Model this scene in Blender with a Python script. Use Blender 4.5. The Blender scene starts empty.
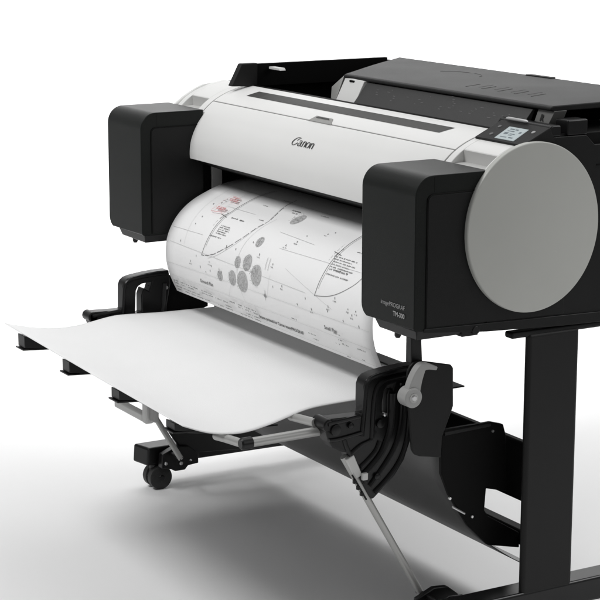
import bpy, bmesh, math, random
from mathutils import Vector, Matrix
random.seed(7)
C = bpy.context.scene.collection
R = math.radians
FLOOR = -0.615

# ------------------------------------------------------------------ materials
def mat(name, col, rough=0.5, metal=0.0, bump=0.0, scale=200, spec=0.5, var=0.0, vscale=6, coat=0.0, detail=2):
    m = bpy.data.materials.new(name); m.use_nodes = True
    nt = m.node_tree; b = nt.nodes['Principled BSDF']
    b.inputs['Base Color'].default_value = (*col, 1)
    b.inputs['Roughness'].default_value = rough
    b.inputs['Metallic'].default_value = metal
    b.inputs['Specular IOR Level'].default_value = spec
    b.inputs['Coat Weight'].default_value = coat
    tc = nt.nodes.new('ShaderNodeTexCoord')
    if bump:
        n = nt.nodes.new('ShaderNodeTexNoise'); n.inputs['Scale'].default_value = scale; n.inputs['Detail'].default_value = detail
        bp = nt.nodes.new('ShaderNodeBump'); bp.inputs['Strength'].default_value = bump; bp.inputs['Distance'].default_value = 0.001
        nt.links.new(tc.outputs['Object'], n.inputs['Vector'])
        nt.links.new(n.outputs['Fac'], bp.inputs['Height']); nt.links.new(bp.outputs['Normal'], b.inputs['Normal'])
    if var:
        n = nt.nodes.new('ShaderNodeTexNoise'); n.inputs['Scale'].default_value = vscale; n.inputs['Detail'].default_value = 5
        r = nt.nodes.new('ShaderNodeValToRGB')
        r.color_ramp.elements[0].position = 0.3; r.color_ramp.elements[1].position = 0.7
        r.color_ramp.elements[0].color = (*[c*(1-var) for c in col], 1)
        r.color_ramp.elements[1].color = (*[min(1, c*(1+var)) for c in col], 1)
        nt.links.new(tc.outputs['Object'], n.inputs['Vector'])
        nt.links.new(n.outputs['Fac'], r.inputs['Fac']); nt.links.new(r.outputs['Color'], b.inputs['Base Color'])
        rr = nt.nodes.new('ShaderNodeMapRange'); rr.inputs['To Min'].default_value = rough*0.9; rr.inputs['To Max'].default_value = min(1, rough*1.12)
        nt.links.new(n.outputs['Fac'], rr.inputs['Value']); nt.links.new(rr.outputs['Result'], b.inputs['Roughness'])
    return m
M = dict(
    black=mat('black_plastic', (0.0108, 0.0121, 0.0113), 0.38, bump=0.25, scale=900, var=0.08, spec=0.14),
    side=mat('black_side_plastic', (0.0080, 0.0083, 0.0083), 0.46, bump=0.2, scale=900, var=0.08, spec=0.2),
    deep=mat('deep_black_plastic', (0.0025, 0.0025, 0.0025), 0.6, var=0.1, spec=0.12),
    gloss=mat('satin_black_plastic', (0.005, 0.005, 0.0053), 0.33, var=0.1, spec=0.33),
    steel=mat('black_painted_steel', (0.0075, 0.0075, 0.0075), 0.5, bump=0.15, scale=1200, var=0.1, spec=0.25),
    white=mat('white_plastic', (0.72, 0.72, 0.71), 0.45, bump=0.12, scale=900, var=0.012, spec=0.22),
    grey=mat('grey_disc_plastic', (0.44, 0.445, 0.42), 0.42, bump=0.15, scale=1100, var=0.02),
    strip=mat('dark_window_strip', (0.055, 0.055, 0.053), 0.5, var=0.08, vscale=9, spec=0.2),
    latch=mat('mid_grey_plastic', (0.27, 0.27, 0.26), 0.4, var=0.04),
    tray=mat('charcoal_plastic', (0.015, 0.015, 0.015), 0.5, bump=0.3, scale=700, var=0.12, spec=0.15),
    trayfront=mat('charcoal_front_plastic', (0.026, 0.026, 0.026), 0.6, bump=0.3, scale=700, var=0.1),
    tag=mat('grey_tag', (0.17, 0.17, 0.165), 0.45, var=0.05),
    mark=mat('faint_mark', (0.11, 0.11, 0.11), 0.6, var=0.05),
    silver=mat('silver_bar', (0.5, 0.5, 0.5), 0.35, metal=0.3, var=0.03),
    ink=mat('logo_ink', (0.03, 0.03, 0.03), 0.4, var=0.05),
    wink=mat('white_ink', (0.30, 0.30, 0.30), 0.5, var=0.03),
    paper=mat('print_paper', (0.90, 0.90, 0.90), 0.75, bump=0.1, scale=500, var=0.008, spec=0.2),
    cloth=mat('white_sheet', (0.84, 0.84, 0.84), 0.8, bump=0.35, scale=320, var=0.01, spec=0.2),
    sling=mat('grey_cloth', (0.06, 0.06, 0.06), 0.45, bump=0.3, scale=600, var=0.06, spec=0.45),
    line=mat('drawing_grey', (0.25, 0.25, 0.25), 0.7, var=0.05),
    fline=mat('drawing_pale', (0.60, 0.60, 0.60), 0.7, var=0.05),
    dline=mat('drawing_dark', (0.12, 0.12, 0.12), 0.7, var=0.05),
    hatch=mat('drawing_hatch', (0.50, 0.50, 0.50), 0.7, var=0.25, vscale=260),
    red=mat('drawing_red', (0.66, 0.26, 0.27), 0.7, var=0.05),
    tube=mat('satin_aluminium_tube', (0.42, 0.42, 0.41), 0.38, metal=0.45, var=0.05),
    lever=mat('light_grey_lever', (0.33, 0.33, 0.325), 0.45, bump=0.1, scale=900, var=0.03),
    handle=mat("pale_grey_handle", (0.62, 0.62, 0.61), 0.45, var=0.03),
    recess=mat('recess_grey', (0.50, 0.50, 0.49), 0.5, var=0.02),
    bolt=mat('steel_bolt', (0.6, 0.6, 0.6), 0.3, metal=0.9, var=0.05),
    rubber=mat('black_rubber', (0.012, 0.012, 0.012), 0.55, bump=0.4, scale=500, var=0.1),
    clip=mat('white_clip', (0.6, 0.6, 0.59), 0.5, var=0.02),
)
# screen: gives off light
s = bpy.data.materials.new('lcd_screen'); s.use_nodes = True
b = s.node_tree.nodes['Principled BSDF']
b.inputs['Base Color'].default_value = (0.33, 0.38, 0.39, 1); b.inputs['Roughness'].default_value = 0.2
b.inputs['Emission Color'].default_value = (0.62, 0.69, 0.70, 1); b.inputs['Emission Strength'].default_value = 0.16
M['screen'] = s
M['scrink'] = mat('lcd_text', (0.08, 0.11, 0.13), 0.3, var=0.05)

# ------------------------------------------------------------------ object helpers
ROOT = {}
def thing(name, label, cat, loc):
    o = bpy.data.objects.new(name, None); C.objects.link(o)
    o.location = loc; o['label'] = label; o['category'] = cat; o.empty_display_size = 0.05
    ROOT[o.name] = Vector(loc)
    return o
def base(parent):
    p = parent; v = Vector((0, 0, 0))
    while p is not None:
        v += p.location; p = p.parent
    return v
def obj(name, bm, m, parent=None, smooth=35, label=None, bevel=0, seg=3):
    off = base(parent) if parent else Vector((0, 0, 0))
    bmesh.ops.translate(bm, verts=bm.verts, vec=-off)
    me = bpy.data.meshes.new(name); bm.to_mesh(me); bm.free()
    me.materials.append(M[m] if isinstance(m, str) else m)
    o = bpy.data.objects.new(name, me); C.objects.link(o)
    if smooth:
        for p in me.polygons: p.use_smooth = True
        me.set_sharp_from_angle(angle=R(smooth))
    if parent: o.parent = parent
    if label: o['label'] = label
    if bevel:
        md = o.modifiers.new('bevel', 'BEVEL'); md.width = bevel; md.segments = seg; md.limit_method = 'ANGLE'; md.angle_limit = R(30)
        wn = o.modifiers.new('normals', 'WEIGHTED_NORMAL'); wn.mode = 'FACE_AREA'; wn.weight = 80; wn.keep_sharp = True
    return o
def B(): return bmesh.new()
def bx(bm, x0, x1, y0, y1, z0, z1):
    v = [bm.verts.new((x, y, z)) for x in (x0, x1) for y in (y0, y1) for z in (z0, z1)]
    fs = [(0, 1, 3, 2), (4, 6, 7, 5), (0, 4, 5, 1), (2, 3, 7, 6), (0, 2, 6, 4), (1, 5, 7, 3)]
    out = [bm.faces.new([v[i] for i in f]) for f in fs]
    bmesh.ops.recalc_face_normals(bm, faces=out)
    return v
def prism(bm, poly, x0, x1):
    """extrude a (Y,Z) polygon along X"""
    a = [bm.verts.new((x0, y, z)) for y, z in poly]; c = [bm.verts.new((x1, y, z)) for y, z in poly]
    n = len(poly); fs = [bm.faces.new(a), bm.faces.new(c[::-1])]
    for i in range(n): fs.append(bm.faces.new((a[i], c[i], c[(i+1) % n], a[(i+1) % n])))
    bmesh.ops.recalc_face_normals(bm, faces=fs)
def hexa(bm, p):
    """p: 4 bottom pts, 4 top pts"""
    v = [bm.verts.new(q) for q in p]
    fs = [bm.faces.new([v[i] for i in f]) for f in [(0, 1, 2, 3), (4, 5, 6, 7), (0, 1, 5, 4), (1, 2, 6, 5), (2, 3, 7, 6), (3, 0, 4, 7)]]
    bmesh.ops.recalc_face_normals(bm, faces=fs)
def tube(bm, pts, r, n=14, caps=True, flat=1.0):
    pts = [Vector(p) for p in pts]; rings = []
    up = Vector((1, 0, 0)) if abs((pts[1]-pts[0]).normalized().x) < 0.8 else Vector((0, 0, 1))
    for i, p in enumerate(pts):
        if i == 0: t = pts[1]-pts[0]
        elif i == len(pts)-1: t = pts[-1]-pts[-2]
        else: t = (pts[i+1]-p).normalized() + (p-pts[i-1]).normalized()
        t.normalize(); a = (up - t*up.dot(t)).normalized(); b_ = t.cross(a)
        rr = r[i] if isinstance(r, (list, tuple)) else r
        rings.append([bm.verts.new(p + (a*math.cos(k*2*math.pi/n)*flat + b_*math.sin(k*2*math.pi/n))*rr) for k in range(n)])
    fs = []
    for A, Bq in zip(rings, rings[1:]):
        for k in range(n): fs.append(bm.faces.new((A[k], A[(k+1) % n], Bq[(k+1) % n], Bq[k])))
    if caps: fs += [bm.faces.new(rings[0][::-1]), bm.faces.new(rings[-1])]
    bmesh.ops.recalc_face_normals(bm, faces=fs)
def arc(cy, cz, r, a0, a1, n=8, ry=None):
    ry = ry or r
    return [(cy + ry*math.cos(R(a0+(a1-a0)*i/n)), cz + r*math.sin(R(a0+(a1-a0)*i/n))) for i in range(n+1)]
def smoothpath(pts, n=6):
    """Catmull-Rom through pts of any dimension"""
    P = [Vector(p) for p in pts]; out = []
    for i in range(len(P)-1):
        p0 = P[max(i-1, 0)]; p1 = P[i]; p2 = P[i+1]; p3 = P[min(i+2, len(P)-1)]
        for k in range(n):
            t = k/n
            out.append(0.5*((2*p1) + (p2-p0)*t + (2*p0-5*p1+4*p2-p3)*t*t + (3*p1-p0-3*p2+p3)*t**3))
    out.append(P[-1]); return out
def text_bm(s_, size, mapf, align='LEFT', bold=0.0, shear=0.0, space=1.0):
    cu = bpy.data.curves.new('t', 'FONT'); cu.body = s_; cu.size = size; cu.align_x = align; cu.offset = bold; cu.shear = shear
    cu.space_character = space; cu.resolution_u = 3
    o = bpy.data.objects.new('t', cu); C.objects.link(o)
    dg = bpy.context.evaluated_depsgraph_get(); me = bpy.data.meshes.new_from_object(o.evaluated_get(dg))
    bm = B(); bm.from_mesh(me)
    bpy.data.objects.remove(o); bpy.data.curves.remove(cu); bpy.data.meshes.remove(me)
    for v in bm.verts: v.co = mapf(v.co.x, v.co.y)
    return bm

# ================================================================== SETTING
bm = B()
F = Vector((-0.8626, 0.506, 0)).normalized(); S_ = Vector((F.y, -F.x, 0))
prof = [(-6, 0)] + [(1.9, 0)] + [(1.9+1.2*math.sin(R(a)), 1.2-1.2*math.cos(R(a))) for a in range(6, 91, 6)] + [(3.1, 4.5)]
rows = []
for d, h in prof:
    rows.append([bm.verts.new(Vector((-0.6, 0.2, FLOOR)) + F*d + S_*w + Vector((0, 0, h))) for w in (-7, -3.5, 0, 3.5, 7)])
for a, c in zip(rows, rows[1:]):
    for i in range(4): bm.faces.new((a[i], a[i+1], c[i+1], c[i]))
M['sweep'] = mat('studio_sweep', (0.86, 0.86, 0.86), 0.7, var=0.006, vscale=1.5, spec=0.2)
fl = obj('floor', bm, 'sweep', smooth=60); fl['kind'] = 'structure'

# ================================================================== PRINTER
PR = thing('large_format_printer', 'wide white and black inkjet plotter with grey round end panel, standing on its black stand', 'printer', (-0.62, 0.25, -0.03))
COVER = [(.098, .165), (.0975, .18), (.1, .201), (.1065, .220), (.116, .238), (.127, .253), (.141, .269), (.162, .286), (.19, .3005), (.222, .311), (.25, .317)]
CS = [(p.x, p.y) for p in smoothpath(COVER, 5)]
def cov_at(y):
    for (a, c) in zip(CS[12:], CS[13:]):
        if a[0] <= y <= c[0]: return a[1]+(c[1]-a[1])*(y-a[0])/max(1e-9, c[0]-a[0])
    return CS[-1][1]
def cov(v):
    """arc length -> point and normal on the cover profile"""
    acc = 0
    for a, c in zip(CS, CS[1:]):
        a = Vector(a); c = Vector(c); L = (c-a).length
        if acc+L >= v or c == Vector(CS[-1]):
            t = (c-a)/L; return a+t*(v-acc), Vector((-t.y, t.x))
        acc += L
XL, XR = -1.075, -0.148
# housing (inner body)
bm = B()
prism(bm, [(.12, .155), (.105, .168), (.108, .2), (.122, .235), (.145, .261), (.17, .278), (.2, .292), (.25, .303), (.262, .303), (.262, .12), (.215, .12)], XL+.002, XR-.002)
prism(bm, [(.235, -.015), (.235, .122), (.262, .145), (.62, .145), (.62, -.015)], XL, XR)
prism(bm, [(.132, -.012), (.132, .258), (.25, .285), (.262, .316), (.30, .322), (.62, .322), (.62, -.022), (.30, -.022)], XR+.001, -.008)
prism(bm, [(.132, -.012), (.132, .258), (.25, .285), (.262, .316), (.62, .316), (.62, -.022), (.30, -.022)], -1.196, XL-.001)
# roll bay: rear wall
bx(bm, -1.07, -.03, .606, .62, .15, .358)
obj('housing', bm, 'deep', PR, bevel=.002, seg=2)
# front cover (below the seam)
iseam = [i for i, p in enumerate(CS) if p[0] >= .1585 and p[1] > .25][0]
def shell(path, t):
    inner = []
    for i, p in enumerate(path):
        a = Vector(path[max(i-1, 0)]); c = Vector(path[min(i+1, len(path)-1)]); tt = (c-a).normalized()
        n = Vector((-tt.y, tt.x)); inner.append((p[0]-n.x*t, p[1]-n.y*t))
    return list(path)+inner[::-1]
bm = B(); prism(bm, shell(CS[:iseam+1], .006), XL+.003, XR-.003)
fc = obj('front_cover', bm, 'white', PR, bevel=.0014, seg=3)
up0 = CS[iseam]; nx = CS[iseam+1]
d = (Vector(nx)-Vector(up0)).normalized()*.0022
path2 = [(up0[0]+d.x, up0[1]+d.y)] + CS[iseam+1:]
bm = B(); prism(bm, shell(path2, .006), XL+.003, XR-.003)
top = obj('top_plate', bm, 'white', PR, bevel=.0008, seg=2)
bm = B(); prism(bm, [(.246, .300), (.246, .3155), (.2635, .3175), (.2635, .300)], XL+.003, XR-.003)
obj('rear_edge', bm, 'deep', PR, bevel=.001, seg=2)
# dark window strip on top plate, with slanted ends
bm = B()
vA, vB = .1835, .2118
def covp(x, v, o=.0012):
    p, n = cov(v); return Vector((x, p.x+n.x*o, p.y+n.y*o))
n = 6; g = []
for i in range(n+1):
    t = i/n; v = vA+(vB-vA)*t
    g.append([bm.verts.new(covp(-.985+.008*t + ((-.251+.012*t)-(-.985+.008*t))*k/40, v, o)) for o in (.0006,) for k in range(41)])
for a, c in zip(g, g[1:]):
    for k in range(40): bm.faces.new((a[k], a[k+1], c[k+1], c[k]))
obj('window_strip', bm, 'strip', top)
# latch
bm = B()
L = [(-.660, .1425), (-.652, .1605), (-.590, .1605), (-.572, .1425)]
vs = [bm.verts.new(covp(x, v, .0020)) for x, v in L]; vb = [bm.verts.new(covp(x, v, -.003)) for x, v in L]
bm.faces.new(vs)
for i in range(4): bm.faces.new((vs[i], vs[(i+1) % 4], vb[(i+1) % 4], vb[i]))
bmesh.ops.recalc_face_normals(bm, faces=bm.faces)
lt = obj('latch', bm, 'latch', PR, bevel=.0008)
bm = B()
vs = [bm.verts.new(covp(x, v, .0024)) for x, v in [(-.646, .1535), (-.643, .158), (-.600, .158), (-.594, .1535)]]
bm.faces.new(vs); obj('latch_grip', bm, 'strip', lt)

# maker's logo on the front cover: pen-nib strokes, thick uprights and thin hairlines
bm = B()
nib = [0]
def stroke(pts, w0=.125, w1=.05, closed=False):
    P = smoothpath([Vector(p) for p in pts], 6)
    lft, rgt = [], []
    for i, p in enumerate(P):
        a = P[max(i-1, 0)]; c = P[min(i+1, len(P)-1)]; t = (c-a).normalized()
        vert = abs(t.y); w = w1+(w0-w1)*vert**1.5; nn = Vector((-t.y, t.x))
        lft.append(p+nn*w/2); rgt.append(p-nn*w/2)
    H = .0185; nib[0] = (nib[0]+1) % 5; o = .0009+nib[0]*.00012
    def mp(q):
        return covp(-.6560 + q.x*H*1.30, .0800 + q.y*H, o)
    A = [bm.verts.new(mp(q)) for q in lft]; D = [bm.verts.new(mp(q)) for q in rgt]
    for i in range(len(A)-1): bm.faces.new((A[i], A[i+1], D[i+1], D[i]))
# C with long pointed horn
stroke([(1.02, .98), (.80, .84), (.62, .60)], .10, .04)
stroke([(1.0, .98), (.70, 1.0), (.38, .86), (.14, .55), (.08, .28), (.22, .04), (.46, .02), (.72, .18), (.88, .36)], .125, .05)
# a
stroke([(1.06, .56), (1.20, .68), (1.38, .66), (1.44, .50), (1.44, .20), (1.52, .04), (1.62, .10)], .125, .05)
stroke([(1.42, .42), (1.20, .36), (1.06, .20), (1.12, .03), (1.28, .03), (1.44, .18)], .11, .05)
# n
stroke([(1.74, .66), (1.76, .35), (1.76, .0)], .125, .05)
stroke([(1.78, .50), (1.94, .67), (2.10, .60), (2.14, .35), (2.14, .0)], .125, .05)
# o
stroke([(2.56, .68), (2.36, .56), (2.32, .34), (2.38, .10), (2.56, .0), (2.74, .10), (2.80, .34), (2.74, .58), (2.56, .68)], .125, .045)
# n
stroke([(2.98, .66), (3.0, .35), (3.0, .0)], .125, .05)
stroke([(3.02, .50), (3.18, .67), (3.34, .60), (3.38, .35), (3.38, .0)], .125, .05)
bmesh.ops.recalc_face_normals(bm, faces=bm.faces)
obj('brand_lettering', bm, 'ink', fc, smooth=0)

# end caps (white shoulder with a recess above each ink cover)
def cap_profile(notch):
    up = [p for p in CS if p[0] >= .136 and p[1] > .25]
    if notch:
        k = [p for p in up if p[0] >= .168]
        return [(.150, .245), (.150, .264), (.170, .266), (.168, cov_at(.168)-.0004)] + k + [(.256, .318), (.256, .245)]
    return [(.134, .245), (.134, .2635)] + up + [(.256, .318), (.256, .245)]
def cap(x0, x1, name):
    """x0..x1 whole, recess between"""
    bm = B(); a, c = x0+.018, x1-.024
    prism(bm, cap_profile(False), x0, a); prism(bm, cap_profile(True), a, c); prism(bm, cap_profile(False), c, x1)
    return obj(name, bm, 'white', PR, bevel=.0012, seg=2)
def lining(a, c):
    bm = B(); prism(bm, [(.1335, .2645), (.1335, .2655), (.1682, .2672), (.1668, cov_at(.168)-.0015), (.1678, cov_at(.168)-.0015), (.1695, .2660)], a, c)
    obj('recess_lining', bm, 'recess', PR)
lining(XR+.0192, -.0282); lining(-1.1818, XL-.0252)
cap(XR+.001, -.004, 'end_cap'); cap(-1.2, XL-.001, 'end_cap')
bm = B(); prism(bm, [(.118, .245), (.122, .260), (.135, .2712), (.155, .2855), (.186, .3025), (.206, .310), (.237, .3125), (.262, .311), (.262, .245)], -1.209, -1.199)
obj('shoulder_plate', bm, 'white', PR, bevel=.003, seg=3)

# ink tank boxes
def ink_box(x1, dl=.129):
    """x1 = right-hand face; box is .2 wide"""
    x0 = x1-.168
    bm = B()
    yf, yb, zb, zt = -.02, .1315, .003, .270
    vs = bx(bm, x0, x1, yf, yb, zb, zt)
    def edges(f): return [e for e in bm.edges if f(e.verts[0].co, e.verts[1].co)]
    near = lambda a, q: abs(a-q) < 1e-5
    bmesh.ops.bevel(bm, geom=edges(lambda a, c: near(a.y, yf) and near(c.y, yf) and near(a.z, zt) and near(c.z, zt)), offset=.036, segments=10, profile=.5, affect='EDGES')
    bmesh.ops.bevel(bm, geom=edges(lambda a, c: near(a.x, x0) and near(c.x, x0) and near(a.z, zb) and near(c.z, zb)), offset=.022, segments=7, profile=.5, affect='EDGES')
    bmesh.ops.bevel(bm, geom=edges(lambda a, c: near(a.y, yf) and near(c.y, yf) and near(a.z, zb) and near(c.z, zb)), offset=.006, segments=3, profile=.5, affect='EDGES')
    # fold down the right front edge, following the rounded top
    def onfold(a, c):
        return near(a.x, x1) and near(c.x, x1) and a.y < .02 and c.y < .02 and not (near(a.z, zb) and near(c.z, zb)) and (a.z > zb+.004 or c.z > zb+.004) and not (near(a.z, zt) and near(c.z, zt))
    es = [e for e in edges(onfold) if len(e.link_faces) == 2]
    bmesh.ops.bevel(bm, geom=es, offset=.017, segments=2, profile=.5, affect='EDGES', clamp_overlap=True)
    b_ = obj('ink_tank_cover', bm, 'black', PR, smooth=28, bevel=.0018, seg=3)
    # lower lip with its nub
    bm = B()
    q = [(x0+.028, -.012, .0035), (x1-.004, -.012, .0035), (x1-.004, .13, .0035), (x0+.028, .13, .0035)]
    w = [(x0+.044, -.010, -.014), (x1-.006, -.010, -.014), (x1-.006, .13, -.014), (x0+.044, .13, -.014)]
    hexa(bm, w+q); obj('lower_lip', bm, 'gloss', b_, bevel=.002, seg=2)
    bm = B(); tube(bm, [(x0+.084, .003, -.012), (x0+.084, .003, -.022), (x0+.084, .003, -.026)], [.006, .006, .004], 12)
    obj('stop_nub', bm, 'gloss', b_)
    # side door: a slightly proud panel bounded by a dark gap
    bm = B()
    path = [(.0035, .006), (.0035, .215)] + arc(.0155, .226, .012, 180, 90, 5)[1:] + [(.128, .2385)]
    pts = [Vector((x1+.0004, y, z)) for y, z in path]
    tube(bm, pts, .0011, 6)
    obj('door_gap', bm, 'deep', b_)
    bm = B()
    dp = [(.0058, .008), (.0058, .214)] + arc(.0160, .2255, .0104, 180, 90, 5)[1:] + [(dl, .2362), (dl, .008-.008*(dl > .2))]
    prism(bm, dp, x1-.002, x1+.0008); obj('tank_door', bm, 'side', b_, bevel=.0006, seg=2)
    bm = B(); tube(bm, [(x1-.0002, .018, .241), (x1-.0002, .018, .267)], .0005, 5); obj('seam', bm, 'deep', b_)
    return b_
ink_box(-.0015, .30)
Lb = ink_box(-1.062)

# wordmark low on the right box front
def fmap(x, z): return lambda u, v: Vector((x+u, -.0212, z+v))
bm = text_bm('imagePROGRAF', .0112, fmap(-.029, .0355), 'RIGHT', 0.0, .1); bm2 = text_bm('TM-300', .0112, fmap(-.029, .0210), 'RIGHT', .0004)
me = bpy.data.meshes.new('x'); bm2.to_mesh(me); bm.from_mesh(me); bm2.free(); bpy.data.meshes.remove(me)
rb = [o for o in C.objects if o.name.startswith('ink_tank_cover')][0]
obj('model_lettering', bm, 'wink', rb, smooth=0)

# right side wall below and behind the disc
bm = B()
prism(bm, [(.1325, -.012), (.1325, .262), (.25, .300), (.262, .318), (.34, .318), (.36, .300), (.62, .300), (.62, -.03), (.30, -.022)], -.0075, -.002)
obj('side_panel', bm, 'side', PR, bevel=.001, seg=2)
bm = B()   # stepped skirt
prism(bm, [(.0, -.0005), (.132, -.013), (.30, -.0215), (.62, -.03), (.62, -.012), (.0, .006)], -.0022, .0006)
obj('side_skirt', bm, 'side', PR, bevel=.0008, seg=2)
bm = B(); prism(bm, [(.365, .262), (.365, .265), (.62, .258), (.62, .255)], -.003, -.0012); obj('seam', bm, 'deep', PR)
# round end panels
def disc(x, sgn, f=1.0):
    bm = B(); n = 128; rings = []
    cy, cz, ry, rz = .2235, .1635, .1425*f, .1508*f
    for (dx, k) in [(-.003, 1.0), (.0055, 1.0), (.0072, .9965), (.008, .990), (.0082, .98)]:
        rings.append([bm.verts.new((x+sgn*dx, cy+ry*k*math.cos(2*math.pi*i/n), cz+rz*k*math.sin(2*math.pi*i/n))) for i in range(n)])
    for a, c in zip(rings, rings[1:]):
        for i in range(n): bm.faces.new((a[i], a[(i+1) % n], c[(i+1) % n], c[i]))
    bm.faces.new(rings[0]); bm.faces.new(rings[-1])
    bmesh.ops.recalc_face_normals(bm, faces=bm.faces)
    obj('round_end_panel', bm, 'grey', PR, smooth=40)
disc(0, 1); disc(-1.199, -1, .86)

# control panel on the right shoulder
e = Vector((0, .0575, .0265)).normalized()       # up the slope
nrm = Vector((0, -e.z, e.y))
def pan(x, v, o): return Vector((x, .2, .3062)) + e*v + nrm*o
bm = B()
hexa(bm, [pan(-.1435, 0, -.006), pan(-.001, 0, -.014), pan(-.001, .066, -.025), pan(-.1435, .066, -.025),
          pan(-.1425, .001, .002), pan(-.001, .001, .002), pan(-.001, .066, .002), pan(-.1425, .066, .002)])
cp = obj('control_panel', bm, 'tray', PR, bevel=.0015)
bm = B(); hexa(bm, [pan(-.0925, .008, .002), pan(-.0365, .008, .002), pan(-.0415, .049, .002), pan(-.0975, .049, .002),
                    pan(-.092, .0085, .0026), pan(-.037, .0085, .0026), pan(-.042, .0485, .0026), pan(-.097, .0485, .0026)])
sc = obj('screen', bm, 'screen', cp)
bm = B()
for (x, v, w, h) in [(-.086, .040, .013, .003), (-.070, .040, .008, .003), (-.086, .034, .020, .002), (-.086, .024, .010, .006), (-.070, .026, .014, .002), (-.070, .022, .010, .002), (-.084, .014, .018, .002), (-.060, .014, .012, .003), (-.052, .032, .006, .005)]:
    q = [pan(x, v, .0029), pan(x+w, v, .0029), pan(x+w, v+h, .0029), pan(x, v+h, .0029)]
    bm.faces.new([bm.verts.new(p) for p in q])
obj('screen_marks', bm, 'scrink', sc)
for x, v, m_ in [(-.121, .044, 'mark'), (-.114, .018, 'mark'), (-.0225, .044, 'wink')]:
    bm = B()
    ring = [pan(x+.0042*math.cos(a*R(30)), v+.0042*math.sin(a*R(30)), .0022) for a in range(12)]
    ring2 = [pan(x+.0036*math.cos(a*R(30)), v+.0036*math.sin(a*R(30)), .0030) for a in range(12)]
    A = [bm.verts.new(p) for p in ring]; D = [bm.verts.new(p) for p in ring2]; bm.faces.new(D)
    for i in range(12): bm.faces.new((A[i], A[(i+1) % 12], D[(i+1) % 12], D[i]))
    obj('button', bm, m_, cp)
# black rim with silver bar behind the panel
bm = B()
prism(bm, [(.2615, .318), (.258, .330), (.262, .337), (.268, .339), (.285, .338), (.285, .318)], -.155, -.003)
hm = obj('panel_rim', bm, 'gloss', PR, bevel=.003, seg=3)
bm = B(); tube(bm, [(-.128, .2585, .3395), (-.122, .2585, .3400), (-.070, .2585, .3400), (-.064, .2585, .3395)], [.0012, .0028, .0028, .0012], 10)
obj('silver_bar', bm, 'silver', hm)
bm = B(); bx(bm, -.040, -.004, .300, .345, .318, .346); obj('hinge_block', bm, 'gloss', PR, bevel=.003)
# R tag
bm = B(); hexa(bm, [(-.102, .2995, .331), (-.060, .2995, .331), (-.060, .33, .331), (-.102, .33, .331), (-.093, .303, .3575), (-.045, .303, .3575), (-.045, .33, .3575), (-.093, .33, .3575)])
tg = obj('side_tag', bm, 'tag', PR, bevel=.001)
nn = Vector((0, .0035, .0265)).normalized()
bm = text_bm('R', .0165, lambda u, v: Vector((-.085+u+v*.3, .2990+v*.13, .3375+v)), 'LEFT', .0006); obj('tag_letter', bm, 'ink', tg, smooth=0)

# roll bay: front guide panel, lid, left end plate, white holder
bm = B(); prism(bm, [(.2638, .3135), (.2985, .3555), (.305, .3555), (.285, .3135)], -.658, -.104)
rg = obj('roll_guide_panel', bm, 'trayfront', PR, bevel=.0012)
g0 = Vector((.2638, .3135)); g1 = (Vector((.2985, .3555))-g0); gl = g1.length; g1.normalize(); gn = Vector((-g1.y, g1.x))
def gp(x, v, o=.0006): return Vector((x, g0.x+g1.x*v+gn.x*o, g0.y+g1.y*v+gn.y*o))
for (x, v) in [(-.565, .040), (-.483, .036), (-.53, .022), (-.45, .024), (-.43, .045), (-.374, .022), (-.345, .042), (-.304, .025), (-.27, .024), (-.335, .028), (-.205, .022), (-.24, .04), (-.61, .03), (-.165, .03)]:
    for k in range(random.randint(1, 3)):
        w = random.uniform(.004, .011); h = .0011; dx = random.uniform(-.012, .012); dv = k*.0055
        bm = B(); bm.faces.new([bm.verts.new(q) for q in (gp(x+dx, v+dv), gp(x+dx+w, v+dv), gp(x+dx+w, v+dv+h), gp(x+dx, v+dv+h))]); obj('printed_mark', bm, 'mark', rg, smooth=0)
bm = B()
prism(bm, [(.2955, .3585), (.2955, .3635), (.302, .3665), (.45, .3690), (.598, .3690), (.604, .366), (.604, .358), (.302, .3565)], -.745, -.048)
for v in bm.verts:
    if v.co.x < -.7: v.co.x = -.745-max(0, v.co.y-.302)*.85
ld = obj('roll_lid', bm, 'tray', PR, bevel=.002)
bm = B()
bx(bm, -.51, -.43, .588, .603, .3680, .3712)
obj('lid_catch', bm, 'tray', ld, bevel=.001)
for k in range(9):
    bm = B(); x = -.40+k*.026; y = .36+.012*(k % 2)
    hexa(bm, [(x, y, .3670), (x+.004, y, .3670), (x-.012, y+.045, .3678), (x-.016, y+.045, .3678), (x, y, .3680), (x+.004, y, .3680), (x-.012, y+.045, .3688), (x-.016, y+.045, .3688)])
    obj('lid_rib', bm, 'tray', ld, bevel=.0004)
bm = B(); tube(bm, [(-.60+.075*math.cos(R(a)), .47+.05*math.sin(R(a)), .3688) for a in range(20, 161, 10)], .0009, 6); obj('grip_outline', bm, 'tray', ld)
bm = B(); prism(bm, [(.196, .318), (.222, .3665), (.262, .3665), (.262, .315)], -1.068, -1.05)
obj('end_plate', bm, 'tray', PR, bevel=.0025)
bm = B(); prism(bm, [(.262, .315), (.262, .3645), (.605, .3645), (.605, .315)], -1.066, -1.054)
obj('bay_wall', bm, 'deep', PR, bevel=.001)
bm = B()
hexa(bm, [(-1.05, .290, .352), (-1.0, .290, .352), (-1.0, .305, .352), (-1.05, .305, .352), (-1.05, .290, .3575), (-1.005, .290, .3575), (-1.005, .305, .3575), (-1.05, .305, .3575)])
obj('white_stop', bm, 'clip', PR, bevel=.001)
bm = B()
tube(bm, [(-.90, .602, .335), (-.90, .608, .335)], .005, 12)
obj('bay_screw', bm, 'bolt', PR)
# white roll holder: flange with chamfered corner
bm = B()
hp = [(.268, .309), (.286, .309), (.312, .352), (.306, .362), (.292, .359), (.270, .335)]
v0 = [(-.655, .262, .309), (-.700, .286, .312), (-.703, .302, .360), (-.656, .300, .3575), ]
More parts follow.
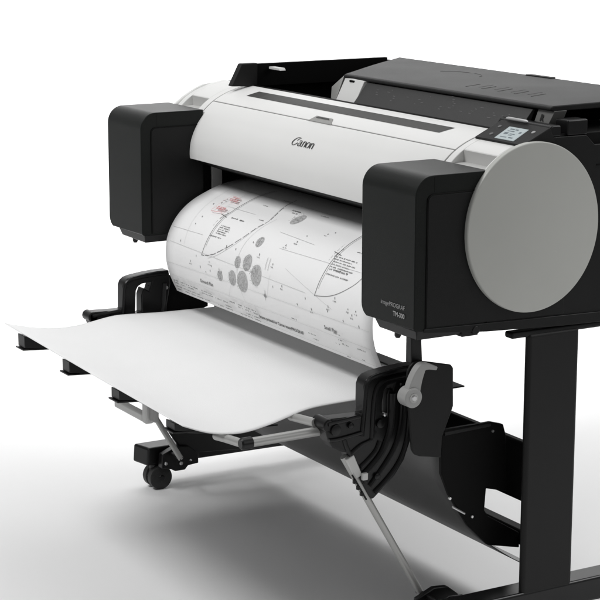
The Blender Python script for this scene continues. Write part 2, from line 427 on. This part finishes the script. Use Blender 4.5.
# front face
hexa(bm, [(-.742, .2735, .3105), (-.700, .268, .3105), (-.655, .2645, .3105), (-.655, .31, .3105),
          (-.742, .2985, .3595), (-.702, .2935, .3595), (-.660, .2925, .3585), (-.660, .32, .3575)])
ho = obj('roll_holder', bm, 'clip', PR, bevel=.0015, seg=2)
bm = B()
hexa(bm, [(-.803, .3005, .3100), (-.742, .2735, .3100), (-.742, .33, .3100), (-.80, .33, .3100),
          (-.803, .302, .334), (-.748, .2985, .3625), (-.752, .33, .3625), (-.80, .33, .334)])
obj('holder_flange', bm, 'latch', ho, bevel=.001, seg=2)
bm = B(); bx(bm, -.712, -.694, .2895, .30, .3525, .3565); obj('holder_slot', bm, 'deep', ho)
# pale guide post at the left of the paper exit
bm = B(); bx(bm, -1.0748, -1.068, .156, .181, .085, .150)
obj('exit_guide', bm, 'lever', PR, bevel=.001)

# under-body bits on the right
bm = B(); bx(bm, -.03, -.006, .192, .60, -.036, -.024)
obj('mounting_rail', bm, 'side', PR, bevel=.004)
bm = B(); bx(bm, -.03, -.004, .082, .116, -.018, -.006); tube(bm, [(-.006, .108, -.008), (.002, .108, -.008)], .0075, 16)
kn = obj('thumb_screw', bm, 'gloss', PR, bevel=.001)

# ================================================================== STAND
ST = thing('printer_stand', 'black steel floor stand with flat uprights and caster feet carrying the plotter', 'stand', (-.62, .28, FLOOR))
def leg(x0, x1):
    bm = B()
    bx(bm, x0, x1, .2265, .3415, -.53, -.03)
    return obj('upright', bm, 'steel', ST, bevel=.008, seg=5)
leg(-.018, -.003); leg(-1.205, -1.166)
def foot(x0, x1):
    bm = B()
    hexa(bm, [(x0, .022, -.555), (x1, .036, -.557), (x1, .62, -.565), (x0, .62, -.565), (x0, .025, -.513), (x1, .040, -.515), (x1, .62, -.515), (x0, .62, -.515)])
    f_ = obj('foot_beam', bm, 'gloss', ST, bevel=.005, seg=4)
    for y in (.062, .56):
        bm = B()
        for k, dx in enumerate((.004, .030)):
            xa = x0+.008+dx; ring = []
            rr, cx_, cz_ = .0275, y+.006, FLOOR+.0275
            tube(bm, [(xa, cx_, cz_), (xa+.003, cx_, cz_), (xa+.018, cx_, cz_), (xa+.021, cx_, cz_)], [rr-.005, rr, rr, rr-.005], 32)
        w = obj('caster', bm, 'rubber', f_)
    for y in (.062, .56):
        bm = B(); tube(bm, [(x0+.036, y+.006, FLOOR+.0275), (x0+.0375, y+.006, FLOOR+.0275), (x0+.060, y+.006, FLOOR+.0275), (x0+.0615, y+.006, FLOOR+.0275)], [.004, .008, .008, .004], 16)
        tube(bm, [(x0+.034, y, -.556), (x0+.034, y, -.572)], .012, 18)
        hexa(bm, [(x0+.024, y-.02, -.585), (x0+.046, y-.02, -.585), (x0+.046, y+.022, -.585), (x0+.024, y+.022, -.585), (x0+.024, y-.012, -.566), (x0+.046, y-.012, -.566), (x0+.046, y+.016, -.566), (x0+.024, y+.016, -.566)])
        obj('caster_fork', bm, 'gloss', f_, bevel=.002, seg=2)
    return f_
foot(-1.222, -1.172); foot(-.052, -.002)
# hinge bracket and bolts on the left foot
def hinge(x0, x1):
    bm = B(); prism(bm, [(.062, -.527), (.060, -.560), (.085, -.565), (.095, -.571), (.12, -.571), (.128, -.562), (.155, -.560), (.155, -.535), (.13, -.515), (.10, -.512)], x0, x1)
    h = obj('strut_hinge', bm, 'gloss', ST, bevel=.002, seg=2)
    for y, z, r in [(.070, -.548, .0042), (.109, -.553, .0046), (.134, -.549, .003)]:
        bm = B(); tube(bm, [(x1-.002, y, z), (x1+.003, y, z), (x1+.005, y, z)], [r, r, r*.6], 14); obj('bolt', bm, 'bolt', h)
hinge(-1.166, -1.146); hinge(-.056, -.0525); hinge(-.112, -.100)
for a, c in ((-1.146, -1.094), (-.134, -.053)):
    bm = B(); tube(bm, [(a, .086, -.527), (c, .086, -.527)], .005, 14); obj('pivot_pin', bm, 'gloss', ST)
# gusset at the foot of the left upright and rear cross panel
def gusset(x0, x1):
    bm = B(); prism(bm, [(.082, -.455), (.088, -.482), (.124, -.535), (.40, -.557), (.40, -.42), (.23, -.40)], x0, x1); return obj('gusset', bm, 'gloss', ST, bevel=.002, seg=2)
gusset(-1.168, -1.155)
bm = B(); prism(bm, [(.29, -.377), (.29, -.262), (.305, -.262), (.305, -.377)], -1.166, -.042)
prism(bm, [(.276, -.425), (.276, -.455), (.30, -.455), (.30, -.425)], -1.166, -.042)
obj('cross_panel', bm, 'deep', ST, bevel=.003, seg=2)
# rear cap rail along the foot: long lower beam seen under the sheet
bm = B(); prism(bm, [(.20, -.44), (.20, -.53), (.25, -.53), (.25, -.44)], -1.154, -.98); bm.free()

# ================================================================== CATCHER
CA = thing('paper_catcher', 'media catcher in flat position, white sheet over black ribs between two curved black brackets', 'paper catcher', (-.62, -.05, -.2))
BR = [(-.046, -.168), (-.045, -.115), (-.041, -.105), (-.033, -.099), (-.02, -.0955), (.012, -.0915), (.04, -.0895), (.068, -.0895), (.072, -.12),
      (.062, -.172), (.059, -.200), (.055, -.229), (.042, -.263), (.022, -.290), (-.004, -.311), (-.022, -.3255), (-.028, -.326), (-.034, -.320),
      (-.068, -.254), (-.077, -.232), (-.093, -.2275), (-.108, -.219), (-.118, -.205), (-.1235, -.187), (-.1255, -.174), (-.122, -.168), (-.112, -.1655)]
SLOT = [(-.006, -.176), (-.0065, -.150), (-.003, -.130), (.004, -.121), (.020, -.118), (.0155, -.130), (.0085, -.126), (.003, -.138), (.003, -.176)]
def bracket(x0, x1, face, lab=None, SLOT=SLOT, keep=range(10), bosses=5):
    bm = B()
    # outline with the slot left open
    for loop in (BR, SLOT):
        vs = [bm.verts.new((x0, y, z)) for y, z in loop]
        for a in range(len(vs)): bm.edges.new((vs[a], vs[(a+1) % len(vs)]))
    bmesh.ops.triangle_fill(bm, edges=bm.edges[:], use_beauty=True)
    ex = bmesh.ops.extrude_face_region(bm, geom=bm.faces[:])
    bmesh.ops.translate(bm, verts=[g for g in ex['geom'] if isinstance(g, bmesh.types.BMVert)], vec=(x1-x0, 0, 0))
    bmesh.ops.recalc_face_normals(bm, faces=bm.faces)
    o = obj('bracket', bm, 'gloss', CA, bevel=.0028, seg=3, label=lab)
    # raised ribs on the outer face
    ribs = [([(-.049, -.205), (-.0445, -.160), (-.041, -.120), (-.034, -.106), (-.015, -.0995), (.03, -.0955), (.062, -.0955)], .0045),
            ([(-.028, -.212), (-.026, -.165), (-.0225, -.132), (-.014, -.116), (.004, -.108), (.045, -.106)], .0045),
            ([(.014, -.135), (.0115, -.190), (.001, -.225), (-.014, -.250), (-.046, -.278)], .0065),
            ([(.034, -.118), (.036, -.150), (.033, -.195), (.022, -.232), (.002, -.262), (-.032, -.300)], .005),
            ([(.057, -.118), (.052, -.18), (.047, -.225), (.032, -.262), (.008, -.290), (-.022, -.314)], .005),
            ([(-.118, -.204), (-.095, -.204), (-.050, -.199)], .0042),
            ([(-.120, -.174), (-.090, -.172), (-.054, -.169)], .0042),
            ([(-.086, -.206), (-.079, -.225), (-.062, -.255), (-.040, -.292)], .0042),
            ([(-.075, -.236), (-.052, -.222), (-.030, -.215), (-.022, -.200)], .0042),
            ([(-.052, -.262), (-.035, -.250), (-.020, -.236), (-.012, -.220)], .0042)]
    for i, (p, r) in enumerate(ribs):
        if i not in keep: continue
        q = smoothpath([Vector((face, y, z)) for y, z in p], 5)
        bm = B(); tube(bm, q, r, 10); obj('rib', bm, 'gloss', o)
    for y, z, r in [(-.074, -.182, .0055), (-.012, -.187, .008), (-.105, -.186, .010), (-.018, -.284, .006), (.040, -.128, .011)][:bosses]:
        bm = B(); tube(bm, [(face-.002, y, z), (face+.005, y, z), (face+.006, y, z)], [r, r, r*.7], 20); obj('boss', bm, 'gloss', o)
    return o
rbk = bracket(-.148, -.118, -.118); LS = [(-.016, -.180), (-.013, -.128), (-.008, -.119), (.002, -.114), (.026, -.112), (.019, -.132), (.006, -.124), (.0, -.140), (.0, -.180)]
lbk = bracket(-1.142, -1.112, -1.112, None, LS, (0, 4, 5, 6), 1)
bm = B(); tube(bm, [(-.119, -.004, -.171), (-.112, -.004, -.171), (-.111, -.004, -.171)], [.0036, .0036, .002], 12); obj('bolt', bm, 'bolt', rbk)
bm = B(); tube(bm, [(-1.113, .060, -.128), (-1.108, .060, -.128)], .004, 12); obj('bolt', bm, 'bolt', lbk)
# inner side plates joining bracket to print exit (left one shows past the print)
bm = B(); prism(bm, [(.022, -.215), (.022, -.122), (.03, -.112), (.06, -.10), (.13, -.115), (.168, -.13), (.168, -.184)], -1.130, -1.116); obj('side_web', bm, 'deep', CA, bevel=.002)
# nose pivots
for x0, x1 in ((-.160, -.116), (-1.15, -1.112)):
    bm = B(); tube(bm, [(x0, -.117, -.177), (x0+.002, -.117, -.177), (x1-.002, -.117, -.177), (x1, -.117, -.177)], [.009, .0115, .0115, .009], 22); obj('pivot', bm, 'gloss', CA)
bm = B(); tube(bm, [(-.150, -.126, -.178), (-.235, -.126, -.187)], .0078, 18); obj('cross_tube', bm, 'tube', CA)
# side plates holding lever; arms up to the printer
def side_plate(x0, x1):
    bm = B()
    P = [(.013, -.074), (.020, -.068), (.034, -.066), (.100, -.0815), (.105, -.088), (.1065, -.158), (.101, -.172), (.084, -.212), (.082, -.25), (.036, -.241), (.025, -.236), (.019, -.226), (.014, -.175), (.008, -.125), (.008, -.085)]
    prism(bm, P, x0, x1); o = obj('side_plate', bm, 'steel', CA, bevel=.002)
    bm = B(); prism(bm, [(.020, -.072), (.020, -.004), (.040, -.002), (.044, -.072)], x0-.02, x0-.0015); obj('arm', bm, 'gloss', o, bevel=.002, seg=2)
    return o
spR = side_plate(-.066, -.060)
# hump arm towards the stand, with an opening near the upright
bm = B()
H = [(.092, -.205), (.202, -.205), (.229, -.213), (.236, -.235), (.240, -.343), (.194, -.330), (.191, -.371), (.200, -.384), (.272, -.428), (.273, -.458), (.200, -.440), (.155, -.395), (.112, -.330), (.094, -.287)]
prism(bm, H, -.085, -.075); bmesh.ops.triangulate(bm, faces=[f for f in bm.faces if len(f.verts) > 6])
sa = obj('support_arm', bm, 'deep', CA, bevel=.002)
bm = B(); tube(bm, [(-.0755, .098, -.212), (-.072, .196, -.208)], .004, 8); obj('arm_flange', bm, 'steel', sa)
for y, z in [(.204, -.222), (.162, -.378), (.112, -.335)]:
    bm = B(); tube(bm, [(-.076, y, z), (-.072, y, z)], .0025, 12); obj('bolt', bm, 'bolt', sa)
bm = B(); tube(bm, [(-.073, .118, -.352), (-.073, .145, -.369)], .0022, 8); obj('spring_clip', bm, 'bolt', sa)
# grey lever
bm = B(); r = .0178
tube(bm, [(-.060, .003, -.1235), (-.058, .003, -.1235), (-.034, .003, -.1235), (-.0325, .003, -.1235)], [r-.002, r, r, r-.002], 40)
lv = obj('lever', bm, 'lever', CA, smooth=35)
bm = B()
pa = smoothpath([(.004, -.120), (.010, -.098), (.018, -.080), (.026, -.0715), (.038, -.072), (.054, -.0775)], 5); ws = []
lf, rt = [], []
for i, p in enumerate(pa):
    a = pa[max(i-1, 0)]; c = pa[min(i+1, len(pa)-1)]; t = (c-a).normalized(); n_ = Vector((-t.y, t.x)); w = .0115*(1-i/len(pa))+.0028
    lf.append(p+n_*w*.9); rt.append(p-n_*w)
prism(bm, [(p.x, p.y) for p in lf+rt[::-1]], -.052, -.036)
obj('lever_arm', bm, 'lever', lv, bevel=.0015, smooth=60)
bm = B(); tube(bm, [(-.034, .003, -.1235), (-.0315, .003, -.1235), (-.0295, .003, -.1235)], [.0062, .0062, .0045], 6); obj('lever_bolt', bm, 'bolt', lv)
bm = B(); tube(bm, [(-.0335, .003, -.1235), (-.0318, .003, -.1235)], .0085, 24); obj('washer', bm, 'tube', lv)

# white sheet lying on the ribs
SL = smoothpath([(.222, -.170), (.17, -.170), (.118, -.169), (.014, -.167), (-.06, -.163), (-.106, -.163), (-.177, -.173), (-.230, -.1745), (-.290, -.166), (-.349, -.1505)], 6)
SR = smoothpath([(.222, -.170), (.17, -.170), (.118, -.169), (.01, -.170), (-.074, -.171), (-.116, -.1755), (-.178, -.190), (-.239, -.1975), (-.299, -.189), (-.352, -.169)], 6)
bm = B(); nx_ = 60; grid = []
XS0, XS1 = -1.046, -.218
for i in range(len(SL)):
    row = []
    for k in range(nx_+1):
        t = k/nx_; ts = t**1.15
        p = SL[i].lerp(SR[i], ts); sag = -.003*math.sin(math.pi*t)*max(0, i/len(SL)-.3)
        row.append(bm.verts.new((XS0+(XS1-XS0)*t, p.x, p.y+sag)))
    grid.append(row)
for a, c in zip(grid, grid[1:]):
    for k in range(nx_): bm.faces.new((a[k], a[k+1], c[k+1], c[k]))
bmesh.ops.recalc_face_normals(bm, faces=bm.faces)
sh = obj('sheet', bm, 'cloth', CA, smooth=60)
md = sh.modifiers.new('thickness', 'SOLIDIFY'); md.thickness = .0012; md.offset = 0
# ribs under the sheet
for x in (-1.0, -.77, -.54, -.31):
    k = (x-XS0)/(XS1-XS0); dz = -.006*k
    bm = B()
    def zz(y):
        for SLi, SRi in zip(range(len(SL)-1), range(len(SR)-1)):
            if SL[SLi].x >= y >= SL[SLi+1].x: return SL[SLi].lerp(SR[SLi], k**1.15).y-.006
        return -.18
    ys = [-.338, -.31, -.27, -.22, -.18, -.15, -.13]
    topz = [min(zz(y), -.150)-.002 for y in ys]
    botz = [-.190, -.194, -.199, -.204, -.207, -.207, -.2]
    poly = list(zip(ys, topz)) + list(zip(ys, [min(b2, t2-.006)+dz for b2, t2 in zip(botz, topz)]))[::-1]
    prism(bm, poly, x-.004, x+.032)
    rb_ = obj('support_rib', bm, 'gloss', CA, bevel=.0015, seg=2)
    bm = B()
    poly = [(-.343, -.1905+dz), (-.343, -.1935+dz), (-.13, -.209+dz), (-.13, -.206+dz)]
    prism(bm, poly, x-.006, x+.034); obj('rib_flange', bm, 'gloss', rb_, bevel=.0006, seg=2)
# dark strip lying on the back edge of the sheet
bm = B(); bx(bm, -1.04, -.190, .188, .223, -.1685, -.1655); obj('rear_strip', bm, 'steel', CA, bevel=.001)
# frame tubes
bm = B(); tube(bm, [(-.150, -.108, -.194), (-.150, -.258, -.195)], .0085, 20); obj('frame_tube', bm, 'tube', CA)
bm = B(); tube(bm, [(-.150, -.255, -.195), (-.150, -.274, -.195), (-.150, -.277, -.195)], [.0108, .0108, .008], 20); obj('corner_joint', bm, 'gloss', CA)
bm = B(); tube(bm, [(-.161, -.266, -.197), (-1.10, -.266, -.197)], .0078, 20); bm.free()
bm = B(); tube(bm, [(-.160, -.266, -.198), (-.23, -.265, -.2055), (-.262, -.264, -.210)], .0078, 20); obj('frame_tube', bm, 'tube', CA)
# grey pull handle under the front edge
bm = B()
bx(bm, -.668, -.5415, -.276, -.260, -.252, -.236)
bx(bm, -.5415, -.524, -.2765, -.2595, -.2525, -.206)
bx(bm, -.66, -.5415, -.276, -.260, -.217, -.206)
hd = obj('handle', bm, 'handle', CA, bevel=.0035, seg=4)
bm = B(); bx(bm, -.5235, -.505, -.270, -.257, -.246, -.196); obj('handle_mount', bm, 'lever', hd, bevel=.004)
# struts down to the feet
for x in (-.125, -1.10):
    bm = B(); tube(bm, [(x, -.083, -.240), (x, .086, -.527)] if x < -1 else [(x, -.083, -.240), (x, .086, -.527)], .0066, 18)
    st = obj('strut', bm, 'tube', CA)
    if x > -1:
        bm = B(); hexa(bm, [(x-.008, -.063, -.282), (x+.012, -.063, -.282), (x+.012, -.050, -.276), (x-.008, -.050, -.276), (x-.008, -.084, -.243), (x+.012, -.084, -.243), (x+.012, -.068, -.236), (x-.008, -.068, -.236)])
        obj('strut_sleeve', bm, 'clip', st, bevel=.002)
        bm = B(); tube(bm, [(x+.014, -.073, -.272), (x+.014, -.043, -.322)], .0018, 8)
        for q in (.2, .45, .7):
            y = -.073+.03*q; z = -.272-.05*q; bx(bm, x+.012, x+.017, y-.004, y+.001, z-.006, z+.001)
        obj('adjuster', bm, 'steel', st)
        bm = B(); bx(bm, x+.013, x+.020, -.054, -.043, -.284, -.271); obj('catch', bm, 'clip', st, bevel=.0015)
# lower grey sling
SG = smoothpath([(.104, -.186), (.107, -.21), (.110, -.25), (.117, -.31), (.149, -.365), (.195, -.425), (.247, -.468), (.306, -.505), (.368, -.535), ], 6)
bm = B(); rows_ = []
for p in SG: rows_.append([bm.verts.new((-1.10+(1.0)*k/30, p.x, p.y)) for k in range(31)])
for a, c in zip(rows_, rows_[1:]):
    for k in range(30): bm.faces.new((a[k], a[k+1], c[k+1], c[k]))
bmesh.ops.recalc_face_normals(bm, faces=bm.faces)
sg = obj('sling', bm, 'sling', CA, smooth=60); md = sg.modifiers.new('thickness', 'SOLIDIFY'); md.thickness = .0015; md.offset = 0

# ================================================================== PRINT
PT = thing('printed_sheet', 'curled paper print with drawings, grey circles and red stamps, hanging from the plotter', 'printed sheet', (-.63, .08, 0))
PP = [(p.x, p.y) for p in smoothpath([(.235, .113), (.206, .111), (.165, .1035), (.128, .090), (.099, .0765), (.075, .060), (.054, .038), (.038, .010), (.0305, -.02), (.0305, -.05), (.0365, -.078), (.046, -.102), (.0565, -.1235)], 6)]
V0 = (Vector(PP[6])-Vector(PP[0])).length     # v = 0 at (.206,.111)
acc = [0]
for a, c in zip(PP, PP[1:]): acc.append(acc[-1]+(Vector(c)-Vector(a)).length)
def prt(x, v, o=.0):
    s_ = v+V0
    for i in range(len(PP)-1):
        if acc[i+1] >= s_ or i == len(PP)-2:
            a = Vector(PP[i]); c = Vector(PP[i+1]); t = (c-a).normalized()
            p = a+t*(s_-acc[i]); n_ = Vector((t.y, -t.x)); return Vector((x, p.x+n_.x*o, p.y+n_.y*o))
PX0, PX1 = -1.049, -.209
bm = B(); g = []
for p in PP: g.append([bm.verts.new((PX0+(PX1-PX0)*k/20, p[0], p[1])) for k in range(21)])
for a, c in zip(g, g[1:]):
    for k in range(20): bm.faces.new((a[k], a[k+1], c[k+1], c[k]))
bmesh.ops.recalc_face_normals(bm, faces=bm.faces)
ps = obj('paper', bm, 'paper', PT, smooth=60); md = ps.modifiers.new('thickness', 'SOLIDIFY'); md.thickness = .0003; md.offset = 0
OFF = [0.0006]
def nexto():
    OFF[0] += .00001
    return OFF[0]
def pline(bm, pts, w, o=None, wob=0, sm=False, dash=None):
    o = o or nexto(); P = [Vector(p) for p in pts]
    if sm: P = smoothpath(P, 8)
    Q = [P[0]]
    for a, c in zip(P, P[1:]):
        n = max(1, int((c-a).length/.006))
        for k in range(1, n+1): Q.append(a.lerp(c, k/n))
    if wob: Q = [q+Vector((random.uniform(-wob, wob), random.uniform(-wob, wob))) for q in Q]
    A, D = [], []
    for i, p in enumerate(Q):
        a = Q[max(i-1, 0)]; c = Q[min(i+1, len(Q)-1)]; t = (c-a); t = t.normalized() if t.length else Vector((1, 0)); n_ = Vector((-t.y, t.x))*w*.36
        A.append(bm.verts.new(prt(p.x+n_.x, p.y+n_.y, o))); D.append(bm.verts.new(prt(p.x-n_.x, p.y-n_.y, o)))
    for i in range(len(A)-1):
        if dash and (i % dash[0]) >= dash[1]: continue
        bm.faces.new((A[i], A[i+1], D[i+1], D[i]))
def pdisc(bm, x, v, rx, rv, o):
    c = bm.verts.new(prt(x, v, o)); n = 28
    r0 = [bm.verts.new(prt(x+rx*.5*math.cos(2*math.pi*i/n), v+rv*.5*math.sin(2*math.pi*i/n), o)) for i in range(n)]
    r1 = [bm.verts.new(prt(x+rx*math.cos(2*math.pi*i/n), v+rv*math.sin(2*math.pi*i/n), o)) for i in range(n)]
    for i in range(n):
        j = (i+1) % n; bm.faces.new((c, r0[i], r0[j])); bm.faces.new((r0[i], r1[i], r1[j], r0[j]))
def squig(bm, x, v, w, h=.0035, o=None):
    """illegible small lettering: runs of tiny strokes"""
    o = o or nexto(); u = x
    while u < x+w:
        l = random.uniform(.0012, .003); hh = h*random.uniform(.5, 1)
        if random.random() < .85:
            pline(bm, [(u, v-hh/2), (u+l*.3, v+hh/2)], .0016, o)
            if random.random() < .7: pline(bm, [(u, v+random.uniform(-hh/2, hh/2)), (u+l, v+random.uniform(-hh/2, hh/2))], .0015, o+.00001)
        u += l+.0008
L1 = [(-.882, .2293), (-.8775, .2124), (-.875, .1871), (-.874, .1623), (-.872, .1355), (-.868, .1143), (-.868, .0861), (-.868, .0489), (-.868, .004)]
Bt1 = [(-.882, .2293), (-.8529, .2257), (-.8138, .2121), (-.7694, .186), (-.7418, .1605), (-.727, .1345), (-.716, .112), (-.7225, .090), (-.7375, .0596), (-.750, .02)]
L2 = [(-.4175, .2312), (-.4135, .218), (-.4095, .1874), (-.4085, .1579), (-.408, .1361), (-.4089, .1113), (-.410, .0743), (-.412, .03)]
Bt2 = [(-.4175, .2312), (-.3712, .2243), (-.3309, .2098), (-.2957, .1864), (-.280, .160), (-.268, .12)]
dark, mid, pale, red = B(), B(), B(), B()
for L in (L1, L2):
    pline(mid, L, .0022, sm=True); pline(mid, [(x+.006, v-.002) for x, v in L[1:]], .0011, sm=True)
    pline(mid, [(x-.010, v) for x, v in L[3:6]], .0009, sm=True, dash=(3, 2))
pline(mid, Bt1, .0024, sm=True, wob=.0006, dash=(5, 4)); pline(pale, [(x, v+.006) for x, v in Bt1[1:]], .0011, sm=True)
pline(mid, Bt2, .0018, sm=True)
pline(pale, [(-.70, .30), (-.73, .20), (-.70, .10)], .001, sm=True)
pline(dark, [(-.892, .130), (-.862, .134)], .0018); pline(dark, [(-.880, .142), (-.872, .120)], .0018)
pline(dark, [(-.424, .136), (-.394, .140)], .0022); pline(dark, [(-.412, .147), (-.406, .124)], .0016)
# lettering blocks inside the two hulls
for k in range(5): squig(mid, -.856, .156+k*.0048, .043)
for k in range(6): squig(mid, -.408+k*.002, .145+k*.0058, .062 if k % 2 else .078)
squig(dark, -.846, .1312, .055, .004); squig(mid, -.874, .184, .048); squig(mid, -.402, .184, .078); squig(dark, -.392, .1725, .058, .003); squig(dark, -.36, .122, .05, .003)
squig(mid, -.805, .070, .020); squig(dark, -.70, .060, .035, .005); squig(dark, -.692, .068, .022, .004)
squig(mid, -.60, .052, .03); squig(mid, -.78, .035, .03); squig(mid, -.75, .115, .018)
# scattered small marks
for (x, v) in [(-.4496, .2425), (-.3453, .223), (-.4797, .2596), (-.4259, .2595), (-.365, .2425), (-.3666, .2518), (-.2951, .2345), (-.2686, .2338), (-.2804, .2431), (-.3105, .2596), (-.2559, .2598),
               (-.905, .235), (-.93, .25), (-.885, .255), (-.86, .262), (-.845, .238), (-.835, .245), (-.84, .256), (-.80, .246), (-.79, .250), (-.955, .17), (-.985, .215), (-.94, .10), (-.96, .11), (-.79, .195),
               (-.75, .195), (-.56, .14), (-.585, .155), (-.55, .12), (-.50, .10), (-.487, .09), (-.592, .2), (-.575, .242), (-.95, .15), (-.94, .085), (-.70, .17), (-.655, .19), (-.54, .235)]:
    w = random.uniform(.0025, .005)
    pline(dark, [(x, v-w/2), (x+w*.4, v+w/2)], .0022); 
    if random.random() < .5: squig(mid, x-.004, v+.006, .010, .003)
for x in (-.618, -.607): pline(mid, [(x, .19), (x+.004, .215)], .0012)
pline(mid, [(-.605, .255), (-.607, .276)], .0016); pline(mid, [(-.614, .266), (-.598, .266)], .0016); pdisc(mid, -.606, .266, .0035, .0035, nexto())
# survey lines
for p in ([(-1.04, .270), (-.83, .266), (-.22, .262)], [(-1.03, .222), (-.92, .224), (-.45, .2315)], [(-1.04, .190), (-.90, .188)], [(-.60, .165), (-.30, .162)], [(-.59, .222), (-.595, .262)], [(-.99, .02), (-.965, .22)],
          [(-.64, .13), (-.50, .135)], [(-1.03, .3345), (-.22, .3345)], [(-1.035, .298), (-.225, .298)], [(-.225, .298), (-.225, .3345)], [(-.66, .298), (-.66, .3345)], [(-.54, .20), (-.35, .245)], [(-.77, .30), (-.70, .20)], [(-.97, .04), (-.80, .04)],
          [(-.91, .02), (-.905, .12)], [(-.70, .04), (-.52, .04)], [(-.90, .105), (-.78, .105)]):
    pline(pale, p, .0009)
# hatched trees
for (x, v, rx, rv) in [(-.6786, .165, .0125, .0125), (-.7273, .2189, .0115, .0125), (-.6886, .2134, .017, .0175), (-.797, .2592, .0108, .0108), (-.7432, .2544, .0155, .0160), (-.7002, .2544, .0225, .0220), (-.6454, .2319, .0215, .0215), (-.641, .083, .016, .019)]:
    tb = B(); pdisc(tb, x, v, rx, rv, .00055); obj('tree_symbol', tb, 'hatch', ps, smooth=0)
    for k in range(int(26+rx*1500)):
        a = random.uniform(0, 2*math.pi); q = math.sqrt(random.random())*.9
        dx, dv = random.uniform(-.18, .18), random.uniform(-.18, .18)
        pline(mid if k % 3 else pale, [(x+rx*q*math.cos(a), v+rv*q*math.sin(a)), (x+rx*(q*math.cos(a)+dx)*.97, v+rv*(q*math.sin(a)+dv)*.97)], .0013)
# red stamps
pline(red, [(-.928, .133), (-.885, .1285)], .0018); pline(red, [(-.926, .1162), (-.930, .128)], .0012)
for (x, v) in ((-.921, .1165), (-.921, .1215), (-.922, .0840), (-.922, .0775), (-.918, .089)): squig(red, x, v, .034, .005); squig(red, x+.001, v+.001, .033, .004)
pline(red, [(-.932, .131), (-.930, .074), (-.895, .074)], .0010)
# rows of notes along the bottom margin
for i in range(12):
    x = -1.025+i*.032
    for k, v in enumerate((.3075, .3135, .3225, .3295)):
        if random.random() < .8: squig(dark, x+random.uniform(0, .006), v, random.uniform(.016, .029), .0046)
for x, v, w in [(-.448, .310, .026), (-.440, .320, .024), (-.345, .288, .025), (-.33, .2985, .016), (-.320, .305, .022), (-.345, .309, .012), (-.265, .303, .028), (-.32, .332, .01), (-.262, .3255, .010), (-.50, .29, .02)]:
    squig(dark, x, v, w, .004)
def pmap(x, v, o=.00095): return lambda a, c: prt(x+a, v-c, o)
cap_ = B()
def joinbm(dst, src):
    me = bpy.data.meshes.new('x'); src.to_mesh(me); dst.from_mesh(me); src.free(); bpy.data.meshes.remove(me)
titles = [text_bm('Image printed for Canon imagePROGRAF', .0112, pmap(-.660, .3265), 'LEFT', .0002, .1, .93)]
titles.append(text_bm('Ground Plan', .0115, pmap(-.895, .2905), 'LEFT', .0001, .15, 1.0))
titles.append(text_bm('Small Plan', .0115, pmap(-.386, .2905), 'LEFT', .0001, .15, 1.0))
for t_ in titles: obj('drawing_title', t_, 'dline', ps, smooth=0)
for nm, b_, m_ in (('drawing_lines', mid, 'line'), ('drawing_notes', dark, 'dline'), ('survey_lines', pale, 'fline'), ('red_stamps', red, 'red')):
    obj(nm, b_, m_, ps, smooth=0)

# ================================================================== LIGHT
w = bpy.data.worlds.new('World'); bpy.context.scene.world = w; w.use_nodes = True
w.node_tree.nodes['Background'].inputs['Color'].default_value = (1, 1, 1, 1)
w.node_tree.nodes['Background'].inputs['Strength'].default_value = 0.17
def area(name, loc, target, sx, sy, power, col=(1, 1, 1), spread=180):
    l = bpy.data.lights.new(name, 'AREA'); l.shape = 'RECTANGLE'; l.size = sx; l.size_y = sy; l.energy = power; l.color = col; l.spread = R(spread)
    o = bpy.data.objects.new(name, l); C.objects.link(o); o.location = loc
    dv = Vector(target)-Vector(loc); o.rotation_euler = dv.to_track_quat('-Z', 'Y').to_euler()
    return o
area('overhead_softbox', (-1.0, .75, 2.3), (-.65, .15, 0), 2.6, 1.8, 21)
area('front_softbox', (-.9, -1.65, 2.35), (-.6, 0, 0), 1.8, 1.0, 58)
area('side_fill', (3.2, 1.6, 1.6), (0, .2, .1), 1.4, 1.4, 10)  # added fill lamp, lifts the tone of the round end panel
area('background_light', (-2.1, 1.2, 1.7), (-3.4, 1.7, -.25), 3.0, 1.0, 58, spread=140)
area('rear_right_fill', (.75, 2.0, 1.6), (.25, .85, -.6), 1.6, 1.0, 10.5, spread=80)  # added lamp that only brightens the floor behind the right end

# ================================================================== CAMERA
cam = bpy.data.cameras.new('camera'); co = bpy.data.objects.new('camera', cam); C.objects.link(co)
rx = Vector((0.50582587, 0.86263463, 0.00129614)); dn = Vector((0.18280724, -0.10572463, -0.9774476)); fw = Vector((-0.84304312, 0.49465523, -0.21117411))
m3 = Matrix((rx, -dn, -fw)).transposed()
co.matrix_world = Matrix.Translation((2.61755434, -1.78141293, 0.73987873)) @ m3.to_4x4()
cam.sensor_width = 36; cam.lens = 114.0; cam.clip_start = .05; cam.clip_end = 200
sc_ = bpy.context.scene; sc_.camera = co
sc_.view_settings.view_transform = 'Standard'; sc_.view_settings.look = 'None'; sc_.view_settings.exposure = 0; sc_.view_settings.gamma = 1
